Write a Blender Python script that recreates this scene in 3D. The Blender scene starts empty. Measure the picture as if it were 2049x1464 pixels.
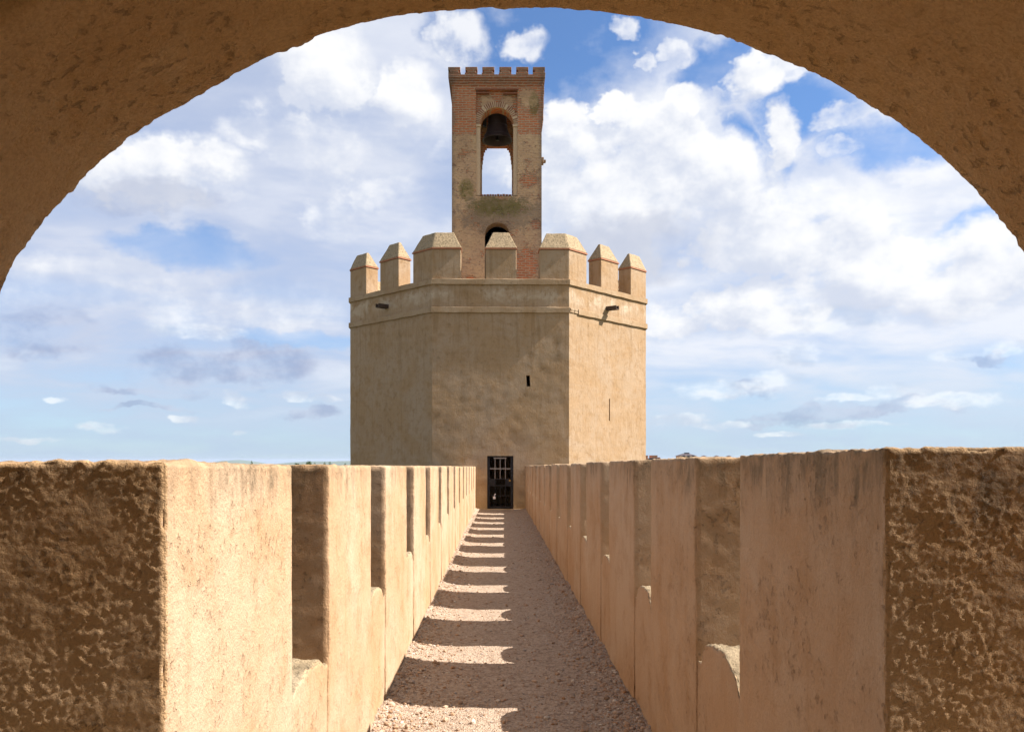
import bpy, bmesh, math, random
import numpy as np
from mathutils import Vector, Matrix

random.seed(7)
RNG = np.random.default_rng(11)
S = bpy.context.scene
COL = S.collection
R = math.radians

# ------------------------------------------------------------------ camera
F_PX, CX, HY, CAM_Z = 1640.0, 997.0, 920.0, 1.8        # photo pixels (2049 wide)
cam_d = bpy.data.cameras.new('camera')
cam = bpy.data.objects.new('camera', cam_d)
COL.objects.link(cam)
cam.location = (0, 0, CAM_Z)
cam.rotation_euler = (R(90), 0, 0)
cam_d.sensor_width = 36.0
cam_d.lens = 36.0 * F_PX / 2049.0
cam_d.shift_x = (1024.5 - CX) / 2049.0
cam_d.shift_y = (HY - 732.0) / 2049.0
cam_d.clip_start = 0.02
cam_d.clip_end = 60000
S.camera = cam

# ------------------------------------------------------------------ light
SUN_EL, SUN_AZ = R(43.2), R(0.5)       # azimuth: degrees from +X towards -Y (towards the viewer)
sdir = Vector((math.cos(SUN_EL) * math.cos(SUN_AZ), -math.cos(SUN_EL) * math.sin(SUN_AZ), math.sin(SUN_EL)))
sun_d = bpy.data.lights.new('sun', 'SUN')
sun_d.energy = 4.5
sun_d.angle = R(0.53)
sun_d.color = (1.0, 0.93, 0.86)
sun = bpy.data.objects.new('sun', sun_d)
COL.objects.link(sun)
sun.rotation_euler = (-sdir).to_track_quat('-Z', 'Y').to_euler()
sun.location = (20, -1, 25)

S.view_settings.view_transform = 'Standard'
S.view_settings.look = 'None'
S.view_settings.exposure = 1.6
S.view_settings.gamma = 1
S.cycles.use_denoising = True
S.cycles.max_bounces = 10
S.cycles.diffuse_bounces = 6


# ------------------------------------------------------------------ node helper
class NT:
    def __init__(self, tree):
        self.t = tree

    def n(self, kind, **kw):
        nd = self.t.nodes.new(kind)
        for k, v in kw.items():
            setattr(nd, k, v)
        return nd

    def put(self, sock, v):
        if hasattr(v, 'is_output') or isinstance(v, bpy.types.NodeSocket):
            self.t.links.new(v, sock)
        elif isinstance(v, (tuple, list)):
            if len(v) == 3 and sock.type == 'RGBA':
                v = (*v, 1)
            sock.default_value = v
        else:
            sock.default_value = v

    def m(self, op, a, b=0.0, c=None, clamp=False):
        nd = self.n('ShaderNodeMath', operation=op, use_clamp=clamp)
        self.put(nd.inputs[0], a)
        self.put(nd.inputs[1], b)
        if c is not None:
            self.put(nd.inputs[2], c)
        return nd.outputs[0]

    def v(self, op, a, b=(0, 0, 0)):
        nd = self.n('ShaderNodeVectorMath', operation=op)
        self.put(nd.inputs[0], a)
        if op == 'SCALE':
            self.put(nd.inputs[3], b)
        else:
            self.put(nd.inputs[1], b)
        return nd.outputs['Value'] if op in ('DOT_PRODUCT', 'LENGTH', 'DISTANCE') else nd.outputs[0]

    def noise(self, vec, scale, detail=4, rough=0.55, dist=0.0, color=False):
        nd = self.n('ShaderNodeTexNoise')
        self.put(nd.inputs['Vector'], vec)
        nd.inputs['Scale'].default_value = scale
        nd.inputs['Detail'].default_value = detail
        nd.inputs['Roughness'].default_value = rough
        nd.inputs['Distortion'].default_value = dist
        return nd.outputs['Color' if color else 'Fac']

    def step(self, x, a, b, lo=0.0, hi=1.0):
        nd = self.n('ShaderNodeMapRange', interpolation_type='SMOOTHSTEP')
        self.put(nd.inputs[0], x)
        for i, q in ((1, a), (2, b), (3, lo), (4, hi)):
            self.put(nd.inputs[i], q)
        return nd.outputs[0]

    def mix(self, f, a, b, blend='MIX'):
        nd = self.n('ShaderNodeMix', data_type='RGBA', blend_type=blend)
        self.put(nd.inputs[0], f)
        self.put(nd.inputs[6], a)
        self.put(nd.inputs[7], b)
        return nd.outputs[2]

    def sep(self, vec):
        nd = self.n('ShaderNodeSeparateXYZ')
        self.put(nd.inputs[0], vec)
        return nd.outputs

    def comb(self, x, y, z):
        nd = self.n('ShaderNodeCombineXYZ')
        for i, q in enumerate((x, y, z)):
            self.put(nd.inputs[i], q)
        return nd.outputs[0]


# ------------------------------------------------------------------ world: sky with clouds
def azel(px, py):
    dx, dz = px - CX, HY - py
    return math.atan2(dx, F_PX), math.atan2(dz, math.hypot(F_PX, dx))


def ell(px, py, rx, ry):
    a, e = azel(px, py)
    return a, e, rx / math.hypot(F_PX, px - CX), ry / math.hypot(F_PX, px - CX)


def sky_world():
    W = bpy.data.worlds.new('World')
    S.world = W
    W.use_nodes = True
    W.node_tree.nodes.clear()
    T = NT(W.node_tree)

    heaps = [(320, 350, 165, 78), (410, 325, 85, 58),
             (1160, 330, 120, 110), (1300, 280, 160, 85), (1270, 410, 300, 150), (1420, 340, 80, 100),
             (1560, 480, 280, 100), (1820, 540, 300, 100), (1375, 195, 50, 34), (1225, 205, 50, 26), (1125, 245, 55, 50),
             (1530, 150, 70, 36), (1570, 265, 46, 60),
             (650, 150, 110, 90), (800, 190, 80, 60), (1500, 620, 320, 60)]
    wisps = [(1345, 95, 50, 24), (1285, 122, 22, 22), (1255, 66, 26, 20), (1470, 190, 40, 26), (1690, 308, 52, 26), (1700, 235, 66, 30),
             (1850, 350, 60, 40), (1940, 410, 66, 34), (905, 85, 60, 55), (668, 430, 62, 50), (752, 390, 46, 36), (1040, 90, 60, 26),
             (1620, 130, 60, 26), (470, 610, 240, 60), (160, 560, 160, 70), (720, 290, 180, 90), (560, 250, 120, 60)]
    low = [(365, 839, 30, 10), (205, 856, 50, 12), (110, 798, 22, 6), (480, 863, 24, 7), (590, 792, 34, 12),
           (650, 797, 34, 10), (1590, 712, 50, 24), (1790, 783, 60, 16), (1700, 795, 70, 9), (1900, 712, 46, 14), (2020, 698, 50, 20),
           (1545, 758, 60, 22), (1350, 838, 70, 14), (1450, 852, 60, 9), (1560, 868, 50, 7), (1900, 800, 100, 18),
           (1700, 850, 100, 9), (60, 880, 60, 6), (470, 800, 26, 20), (400, 665, 90, 18), (1650, 640, 140, 30), (1450, 780, 120, 20)]
    grey = [(360, 722, 115, 50), (540, 730, 95, 48), (440, 735, 100, 32), (70, 662, 125, 50), (310, 777, 105, 14), (290, 812, 90, 9),
            (640, 825, 66, 20), (1600, 828, 140, 14), (1780, 822, 150, 14), (1960, 718, 60, 12), (1520, 775, 50, 14),
            (320, 400, 150, 38), (1250, 490, 190, 70)]
    holes = [(1130, 70, 220, 100), (1470, 280, 36, 70), (1440, 130, 110, 50), (1620, 215, 120, 60), (1790, 290, 140, 50),
             (370, 495, 160, 30), (1960, 455, 80, 30), (620, 690, 130, 18), (930, 60, 80, 50), (1530, 340, 50, 22)]

    def mindist(G, vec, lst):
        out = None
        for q in lst:
            a, e, ra, re = ell(*q)
            d = G.v('SUBTRACT', vec, (a, e, 0))
            d = G.v('MULTIPLY', d, (1 / ra, 1 / re, 0))
            d = G.v('DOT_PRODUCT', d, d)
            out = d if out is None else G.m('MINIMUM', out, d)
        return out

    def near(d, lim):
        return T.m('MINIMUM', T.m('SUBTRACT', 1.0, d), lim)

    tc = T.n('ShaderNodeTexCoord')
    D = T.v('NORMALIZE', tc.outputs['Generated'])
    x, y, z = T.sep(D)[0:3]
    az = T.m('ARCTAN2', x, y)
    el = T.m('ARCSINE', z)
    V = T.comb(az, el, 0.0)

    sky = T.n('ShaderNodeTexSky', sky_type='NISHITA')
    sky.sun_disc = False
    sky.sun_elevation = SUN_EL
    sky.sun_rotation = R(90) + SUN_AZ
    sky.altitude = 180
    sky.air_density = 1.0
    sky.dust_density = 0.3
    sky.ozone_density = 3.0
    bg_sky = T.n('ShaderNodeBackground')
    T.put(bg_sky.inputs[0], T.mix(1.0, sky.outputs[0], (.74, .93, 1.14), 'MULTIPLY'))
    bg_sky.inputs[1].default_value = 0.05

    # cloud plane coordinates (perspective flattening near the horizon)
    k = T.m('DIVIDE', 1.0, T.m('ADD', T.m('MAXIMUM', z, 0.0), 0.20))
    P = T.comb(T.m('MULTIPLY', x, k), T.m('MULTIPLY', y, k), 0.0)
    n_mid = T.noise(T.v('MULTIPLY', P, (1.0, 1.25, 1)), 2.4, 7, .56, .35)
    n_st = T.noise(T.comb(T.m('ADD', T.m('MULTIPLY', az, 4.0), T.m('MULTIPLY', el, 5.0)), T.m('MULTIPLY', el, 15.0), 3.1), 1.0, 5, .55, .3)

    # puffy warp shared by every cloud family
    Vs = T.v('MULTIPLY', V, (1, 1.25, 1))
    w1 = T.v('SUBTRACT', T.noise(Vs, 9.0, 1, .5, color=True), (.5, .5, .5))
    w2 = T.v('SUBTRACT', T.noise(Vs, 34.0, 3, .6, color=True), (.5, .5, .5))
    Vw = T.v('ADD', V, T.v('MULTIPLY', T.v('ADD', T.v('SCALE', w1, .07), T.v('SCALE', w2, .040)), (1, .75, 0)))
    Vl = T.v('ADD', V, T.v('MULTIPLY', w2, (.040, .014, 0)))
    off = (.016, .024, 0)
    f1 = T.noise(Vs, 11.0, 8, .58)
    f2 = T.noise(T.v('ADD', Vs, off), 11.0, 5, .58)
    lit = T.m('SUBTRACT', f1, f2)                      # bright on the sunward side of each puff

    mh = mindist(T, Vw, heaps)
    ms_ = mindist(T, T.v('ADD', Vw, (.012, .022, 0)), heaps)
    mw = mindist(T, Vw, wisps)
    mg = mindist(T, Vw, grey)
    mb_ = mindist(T, Vw, holes)
    ml = mindist(T, Vl, low)
    nf = T.m('ADD', T.m('SUBTRACT', f1, .5), T.m('MULTIPLY', T.sep(w2)[0], .45))

    # thin veil
    dh_ = T.m('ADD', near(mb_, .8), T.m('MULTIPLY', nf, 1.6))
    hole = T.step(dh_, -.7, 1.0)
    veil = T.m('ADD', .88, T.m('MULTIPLY', T.m('SUBTRACT', n_mid, .5), .9))
    veil = T.m('ADD', veil, T.m('MULTIPLY', T.m('SUBTRACT', n_st, .5), .55))
    veil = T.m('SUBTRACT', veil, T.m('MULTIPLY', hole, T.step(el, .10, .42, .34, .95)))
    hz = T.step(el, .0, .15)
    veil = T.m('MAXIMUM', T.m('MINIMUM', veil, .96), .02)
    tone = T.m('ADD', T.m('MULTIPLY', n_mid, .85), T.m('MULTIPLY', n_st, .4))
    tone = T.m('ADD', tone, T.step(az, -.35, .2, -.13, .11))
    tone = T.step(tone, .42, .88)
    c_veil = T.mix(tone, (.56, .625, .785), (.86, .885, .955))
    c_veil = T.mix(T.m('SUBTRACT', 1.0, hz), c_veil, T.mix(n_st, (.42, .56, .76), (.58, .68, .82)))

    # grey cloud layer
    dg = T.m('ADD', near(mg, .7), T.m('MULTIPLY', nf, 1.7))
    fg = T.m('MULTIPLY', T.step(dg, -.15, .7), .80)
    c1 = T.mix(fg, c_veil, T.mix(T.step(lit, -.12, .14), (.35, .40, .58), (.58, .63, .77)))
    a1 = T.m('MAXIMUM', veil, fg)

    # white heaps
    dh = T.m('ADD', near(mh, .65), T.m('MULTIPLY', nf, 2.0))
    fh = T.step(dh, -.35, .55)
    rim = T.m('SUBTRACT', near(mh, 1.0), near(ms_, 1.0))
    sh = T.m('ADD', T.m('ADD', .46, T.m('MULTIPLY', lit, 2.0)), T.m('MULTIPLY', T.m('SUBTRACT', n_mid, .5), .9))
    sh = T.m('ADD', sh, T.m('MULTIPLY', T.m('MAXIMUM', T.m('MINIMUM', rim, .5), -.35), .55))
    sh = T.step(sh, .0, .9)
    c_h = T.mix(sh, (.66, .71, .83), (.99, .99, 1.0))
    c_h = T.mix(T.m('MULTIPLY', fg, .85), c_h, (.52, .565, .69))
    dw = T.m('ADD', near(mw, .5), T.m('MULTIPLY', nf, 3.0))
    fw = T.m('MULTIPLY', T.step(dw, -.35, .9), .9)
    fh = T.m('MAXIMUM', fh, fw)
    c2 = T.mix(fh, c1, c_h)
    a2 = T.m('MAXIMUM', a1, T.m('MULTIPLY', fh, .98))

    # small flat-based clouds near the horizon
    dl = T.m('ADD', near(ml, .6), T.m('MULTIPLY', T.m('SUBTRACT', T.noise(T.v('MULTIPLY', V, (1, 2, 1)), 36.0, 4, .6), .5), 2.4))
    fl = T.m('MULTIPLY', T.step(dl, -.2, .9), .85)
    c_l = T.mix(T.step(lit, -.12, .10), (.60, .66, .78), (.95, .96, .98))
    c3 = T.mix(fl, c2, c_l)
    a3 = T.m('MAXIMUM', T.m('MULTIPLY', a2, T.m('ADD', .90, T.m('MULTIPLY', hz, .10))), fl)

    bg_c = T.n('ShaderNodeBackground')
    T.put(bg_c.inputs[0], c3)
    bg_c.inputs[1].default_value = 0.345
    ms = T.n('ShaderNodeMixShader')
    T.put(ms.inputs[0], a3)
    T.put(ms.inputs[1], bg_sky.outputs[0])
    T.put(ms.inputs[2], bg_c.outputs[0])
    out = T.n('ShaderNodeOutputWorld')
    T.put(out.inputs[0], ms.outputs[0])
    W.cycles.sampling_method = 'MANUAL'
    W.cycles.sample_map_resolution = 256


sky_world()


# ------------------------------------------------------------------ numpy noise
_perm = RNG.permutation(256)
_perm = np.concatenate([_perm, _perm, _perm])
_g = RNG.normal(size=(256, 3))
_g /= np.linalg.norm(_g, axis=1)[:, None]


def pn(Pt):
    i = np.floor(Pt).astype(int)
    f = Pt - i
    u = f * f * f * (f * (f * 6 - 15) + 10)
    i &= 255
    res = 0
    for dx in (0, 1):
        for dy in (0, 1):
            for dz in (0, 1):
                h = _perm[_perm[_perm[(i[:, 0] + dx) & 255] + ((i[:, 1] + dy) & 255)] + ((i[:, 2] + dz) & 255)]
                gr = _g[h]
                dot = gr[:, 0] * (f[:, 0] - dx) + gr[:, 1] * (f[:, 1] - dy) + gr[:, 2] * (f[:, 2] - dz)
                w = (u[:, 0] if dx else 1 - u[:, 0]) * (u[:, 1] if dy else 1 - u[:, 1]) * (u[:, 2] if dz else 1 - u[:, 2])
                res = res + w * dot
    return res * 1.5


def fbm(Pt, octaves=3, gain=.5):
    s, a = 0, 1.0
    for o in range(octaves):
        s = s + a * pn(Pt * 2 ** o + 17.3 * o)
        a *= gain
    return s


def sstep(x, a, b):
    t = np.clip((x - a) / (b - a), 0, 1)
    return t * t * (3 - 2 * t)


# ------------------------------------------------------------------ object helpers
def tag(o, label=None, cat=None, group=None, kind=None):
    if label:
        o['label'] = label
    if cat:
        o['category'] = cat
    if group:
        o['group'] = group
    if kind:
        o['kind'] = kind
    return o


def empty(name, loc, label, cat, group=None):
    o = bpy.data.objects.new(name, None)
    COL.objects.link(o)
    o.location = loc
    o.empty_display_size = .3
    return tag(o, label, cat, group)


def obj(name, V, Fc, mat, parent=None, smooth=True, mats=None, midx=None):
    """V in world coordinates; the object origin sits at its parent's origin."""
    V = np.asarray(V, float)
    off = np.zeros(3)
    if parent is not None:
        off = np.array(world_loc(parent))
    me = bpy.data.meshes.new(name)
    me.from_pydata((V - off).tolist(), [], Fc if isinstance(Fc, list) else Fc.tolist())
    for m_ in (mats or [mat]):
        me.materials.append(m_)
    if midx is not None:
        me.polygons.foreach_set('material_index', np.asarray(midx, dtype=np.int32))
    if smooth:
        me.polygons.foreach_set('use_smooth', np.ones(len(me.polygons), dtype=bool))
    me.update()
    o = bpy.data.objects.new(name, me)
    COL.objects.link(o)
    if parent is not None:
        o.parent = parent
    return o


def world_loc(o):
    p = Vector(o.location)
    while o.parent is not None:
        o = o.parent
        p = p + Vector(o.location)
    return p


class MB:
    """collects simple shapes into one mesh"""
    def __init__(self):
        self.V, self.F, self.M = [], [], []

    def add(self, V, Fc, m=0):
        b = len(self.V)
        self.V += [tuple(v) for v in V]
        self.F += [[b + i for i in f] for f in Fc]
        self.M += [m] * len(Fc)
        return self

    def box(self, x0, x1, y0, y1, z0, z1, m=0):
        V = [(x0, y0, z0), (x1, y0, z0), (x1, y1, z0), (x0, y1, z0), (x0, y0, z1), (x1, y0, z1), (x1, y1, z1), (x0, y1, z1)]
        return self.add(V, [[0, 3, 2, 1], [4, 5, 6, 7], [0, 1, 5, 4], [1, 2, 6, 5], [2, 3, 7, 6], [3, 0, 4, 7]], m)

    def bar(self, a, b, w, h=None, m=0):
        """box section bar from a to b"""
        a, b = Vector(a), Vector(b)
        d = (b - a).normalized()
        up = Vector((0, 0, 1)) if abs(d.z) < .9 else Vector((0, 1, 0))
        s = d.cross(up).normalized() * (w / 2)
        t = s.cross(d).normalized() * ((h or w) / 2)
        V = [a - s - t, a + s - t, a + s + t, a - s + t, b - s - t, b + s - t, b + s + t, b - s + t]
        return self.add(V, [[0, 1, 2, 3], [7, 6, 5, 4], [0, 4, 5, 1], [1, 5, 6, 2], [2, 6, 7, 3], [3, 7, 4, 0]], m)

    def tube(self, a, b, r0, r1=None, n=10, m=0):
        a, b = Vector(a), Vector(b)
        r1 = r0 if r1 is None else r1
        d = (b - a).normalized()
        up = Vector((0, 0, 1)) if abs(d.z) < .9 else Vector((0, 1, 0))
        s = d.cross(up).normalized()
        t = s.cross(d).normalized()
        V = []
        for p, r in ((a, r0), (b, r1)):
            V += [p + (s * math.cos(i * math.tau / n) + t * math.sin(i * math.tau / n)) * r for i in range(n)]
        Fc = [[i, (i + 1) % n, n + (i + 1) % n, n + i] for i in range(n)] + [list(range(n))[::-1], list(range(n, 2 * n))]
        return self.add(V, Fc, m)

    def prism(self, poly, z0, z1, m=0):
        n = len(poly)
        V = [(p[0], p[1], z0) for p in poly] + [(p[0], p[1], z1) for p in poly]
        Fc = [[i, (i + 1) % n, n + (i + 1) % n, n + i] for i in range(n)] + [list(range(n))[::-1], list(range(n, 2 * n))]
        return self.add(V, Fc, m)

    def lathe(self, prof, c, n=40, m=0):
        V, Fc = [], []
        for (r, z) in prof:
            V += [(c[0] + r * math.cos(i * math.tau / n), c[1] + r * math.sin(i * math.tau / n), c[2] + z) for i in range(n)]
        for j in range(len(prof) - 1):
            for i in range(n):
                Fc.append([j * n + i, j * n + (i + 1) % n, (j + 1) * n + (i + 1) % n, (j + 1) * n + i])
        return self.add(V, Fc, m)

    def build(self, name, mat, parent=None, smooth=False, mats=None, bevel=0.0, segs=2):
        o = obj(name, self.V, self.F, mat, parent, smooth, mats, self.M if mats else None)
        bm = bmesh.new()
        bm.from_mesh(o.data)
        bmesh.ops.recalc_face_normals(bm, faces=bm.faces)
        bm.to_mesh(o.data)
        bm.free()
        if bevel:
            md = o.modifiers.new('bevel', 'BEVEL')
            md.width = bevel
            md.segments = segs
            md.limit_method = 'ANGLE'
        return o


def lat(lo, hi, stp, r):
    """lattice positions along one axis with extra lines for the rounded edge"""
    if r <= 0:
        return np.linspace(lo, hi, max(2, int(round((hi - lo) / stp)) + 1))
    n = max(1, int(round((hi - lo - 2 * r) / stp)))
    mid = np.linspace(lo + r, hi - r, n + 1)
    return np.concatenate([[lo, lo + .3 * r], mid, [hi - .3 * r, hi]])


def surf_lattice(xs, ys, zs):
    nx, ny, nz = len(xs), len(ys), len(zs)
    idx = -np.ones((nx, ny, nz), int)
    mask = np.zeros((nx, ny, nz), bool)
    mask[0] = mask[-1] = True
    mask[:, 0] = mask[:, -1] = True
    mask[:, :, 0] = mask[:, :, -1] = True
    I, J, K = np.nonzero(mask)
    idx[I, J, K] = np.arange(len(I))
    V = np.stack([xs[I], ys[J], zs[K]], 1)
    Fs = []

    def quads(A, flip):
        q = np.stack([A[:-1, :-1], A[1:, :-1], A[1:, 1:], A[:-1, 1:]], -1).reshape(-1, 4)
        Fs.append(q[:, ::-1] if flip else q)
    quads(idx[0], True)
    quads(idx[-1], False)
    quads(idx[:, 0], False)
    quads(idx[:, -1], True)
    quads(idx[:, :, 0], True)
    quads(idx[:, :, -1], False)
    return V, np.concatenate(Fs)


# ------------------------------------------------------------------ materials
def new_mat(name):
    m_ = bpy.data.materials.new(name)
    m_.use_nodes = True
    m_.node_tree.nodes.clear()
    T = NT(m_.node_tree)
    b = T.n('ShaderNodeBsdfPrincipled')
    o = T.n('ShaderNodeOutputMaterial')
    T.put(o.inputs[0], b.outputs[0])
    b.inputs['Roughness'].default_value = .95
    b.inputs['Specular IOR Level'].default_value = .15
    return m_, T, b


def bump(T, b, h, strength, dist):
    nd = T.n('ShaderNodeBump')
    nd.inputs['Strength'].default_value = strength
    nd.inputs['Distance'].default_value = dist
    T.put(nd.inputs['Height'], h)
    T.put(b.inputs['Normal'], nd.outputs[0])


def pos(T):
    return T.n('ShaderNodeNewGeometry').outputs['Position']


def plaster(name, base, pale, dark, bumpd=.006, grime=None, streak=.35, sc=1.0, pits=.6, aniso=.55, grain=1.0, smear=None):
    m_, T, b = new_mat(name)
    p = pos(T)
    n1 = T.noise(p, .8, 5, .62, .5)
    n2 = T.noise(p, 3.6, 6, .62, .3)
    n3 = T.noise(p, 13.0, 4, .6)
    st = T.noise(T.v('MULTIPLY', p, (9, 9, .8)), 1.0, 5, .62, .4)
    c = T.mix(T.step(n1, .36, .66), base, pale)
    c = T.mix(T.m('MULTIPLY', T.step(n2, .46, .72), .55), c, dark)
    c = T.mix(T.m('MULTIPLY', T.step(st, .50, .74), streak), c, dark)
    c = T.mix(T.m('MULTIPLY', T.step(n3, .50, .72), .30), c, pale)
    pa = T.v('MULTIPLY', p, (1, 1, aniso))
    f1 = T.noise(pa, 85 * sc, 5, .68)
    f2 = T.noise(pa, 26 * sc, 5, .66, .3)
    f3 = T.noise(p, 7 * sc, 4, .6)
    c = T.mix(T.m('MULTIPLY', T.step(f1, .40, .62), .22 * grain), c, tuple(q * .62 for q in base))
    pit = T.m('MULTIPLY', T.step(f2, .565, .66), T.step(n2, .36, .60, .15, 1.0))
    c = T.mix(T.m('MULTIPLY', pit, pits), c, tuple(q * .40 for q in base))
    if smear is not None:
        zs_ = T.sep(p)[2]
        q = T.m('ADD', zs_, T.m('MULTIPLY', T.m('SUBTRACT', n2, .5), 1.4))
        band = T.m('MULTIPLY', T.step(q, smear[0], smear[0] + .35), T.step(q, smear[1], smear[1] - .3))
        band = T.m('MULTIPLY', band, T.step(n1, .42, .60))
        c = T.mix(T.m('MULTIPLY', band, .55), c, (.50, .42, .32))
        rain = T.noise(T.v('MULTIPLY', p, (5, 5, .45)), 1.0, 5, .6, .5)
        rn = T.m('MULTIPLY', T.step(rain, .50, .66), T.step(zs_, 3.4, 6.9))
        c = T.mix(T.m('MULTIPLY', rn, .38), c, (.20, .125, .06))
        lift = T.noise(T.v('MULTIPLY', p, (.35, .35, 5.0)), 1.0, 3, .6, .2)
        c = T.mix(T.m('MULTIPLY', T.step(lift, .52, .66), .22), c, pale)
        foot = T.m('MULTIPLY', T.step(T.m('ADD', zs_, T.m('MULTIPLY', n2, 1.2)), 2.3, .5), .5)
        c = T.mix(foot, c, (.30, .185, .065))
    if grime is not None:
        g0, g1 = grime            # top height = g0 + g1 * y
        s = T.sep(p)
        h = T.m('SUBTRACT', s[2], T.m('ADD', g0, T.m('MULTIPLY', s[1], g1)))
        gst = T.noise(T.v('MULTIPLY', p, (9, 9, 1.9)), 1.0, 7, .7, .8)
        hh = T.m('ADD', h, T.m('MULTIPLY', T.m('SUBTRACT', gst, .5), .85))
        gm = T.step(hh, -.20, .06)
        gm = T.m('MULTIPLY', gm, T.step(n3, .30, .62, .2, .85))
        gm = T.m('MULTIPLY', gm, T.step(T.noise(p, .55, 3, .5), .38, .60, .25, 1.0))
        c = T.mix(gm, c, (.135, .10, .06))
    T.put(b.inputs['Base Color'], c)
    hgt = T.m('ADD', T.m('ADD', T.m('MULTIPLY', f1, .55), f2), T.m('MULTIPLY', f3, 1.3))
    hgt = T.m('SUBTRACT', hgt, T.m('MULTIPLY', pit, .5))
    bump(T, b, hgt, 1.0, bumpd)
    return m_


M = {}
BASE, PALE, DARK = (.39, .248, .138), (.43, .315, .21), (.30, .172, .078)
M['plaster'] = plaster('wall_plaster', BASE, PALE, DARK, grime=(1.83, -.0082), bumpd=.008, aniso=.85, streak=.26, pits=.36, sc=1.35)
M['rough'] = plaster('rough_plaster', (.45, .285, .145), (.48, .32, .18), (.38, .22, .095), grime=(1.83, -.0082), bumpd=.016, aniso=1.0, pits=.3, sc=1.5)
M['sill'] = plaster('weathered_sill', (.265, .20, .12), (.33, .265, .175), (.13, .095, .055), bumpd=.02, sc=.8, aniso=1.0, pits=.8)
M['arch'] = plaster('arch_plaster', (.56, .34, .165), (.60, .385, .205), (.46, .26, .11), bumpd=.011, sc=2.2, streak=.15, aniso=1.0, pits=.35, grain=1.7)
M['tower'] = plaster('tower_plaster', (.315, .21, .118), (.335, .245, .162), (.24, .14, .06), bumpd=.016, sc=.45, streak=.45, pits=.25, grain=.6, smear=(7.5, 8.15))
M['tower_trim'] = plaster('tower_trim', (.31, .21, .12), (.35, .26, .17), (.24, .15, .075), bumpd=.016, sc=.45, streak=.2, pits=.3)


def lichen_cap():
    m_, T, b = new_mat('lichen_cap')
    p = pos(T)
    n1 = T.noise(p, 2.0, 4, .6)
    n2 = T.noise(p, 15.0, 6, .75)
    n3 = T.noise(p, 26.0, 4, .7)
    c = T.mix(n1, (.38, .275, .165), (.31, .24, .155))
    c = T.mix(T.m('MULTIPLY', T.step(n2, .42, .62), .75), c, (.135, .11, .065))
    c = T.mix(T.m('MULTIPLY', T.step(n3, .54, .68), .4), c, (.42, .33, .18))
    T.put(b.inputs['Base Color'], c)
    bump(T, b, T.m('ADD', n2, n3), .8, .03)
    return m_


M['cap'] = lichen_cap()


def plain(name, col, rough=.8, metal=0.0, var=.25, scale=20, bd=.002):
    m_, T, b = new_mat(name)
    p = pos(T)
    n = T.noise(p, scale, 5, .6)
    c = T.mix(n, tuple(q * (1 - var) for q in col), tuple(min(1, q * (1 + var)) for q in col))
    T.put(b.inputs['Base Color'], c)
    b.inputs['Roughness'].default_value = rough
    b.inputs['Metallic'].default_value = metal
    b.inputs['Specular IOR Level'].default_value = .3
    bump(T, b, n, .4, bd)
    return m_


M['red_tile'] = plain('red_brick_course', (.30, .13, .07), .9, var=.4, scale=6)
M['iron'] = plain('black_iron', (.018, .016, .017), .55, .2)
M['sunlit_iron'] = plain('iron_sunlit_tone', (.30, .25, .21), .5, .2)  # lighter tone for the upper gate bars: sunlight put into the colour
M['brass'] = plain('brass_lock', (.45, .27, .08), .4, .8)
M['white'] = plain('white_enamel', (.80, .78, .78), .6)
M['wood'] = plain('dark_wood', (.055, .035, .025), .85, var=.5, scale=12)
M['bronze'] = plain('dark_bronze', (.05, .036, .037), .42, .25, var=.4, scale=5)
M['mortar'] = plain('pale_mortar', (.46, .34, .22), .95, var=.2, scale=14, bd=.006)


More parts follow.
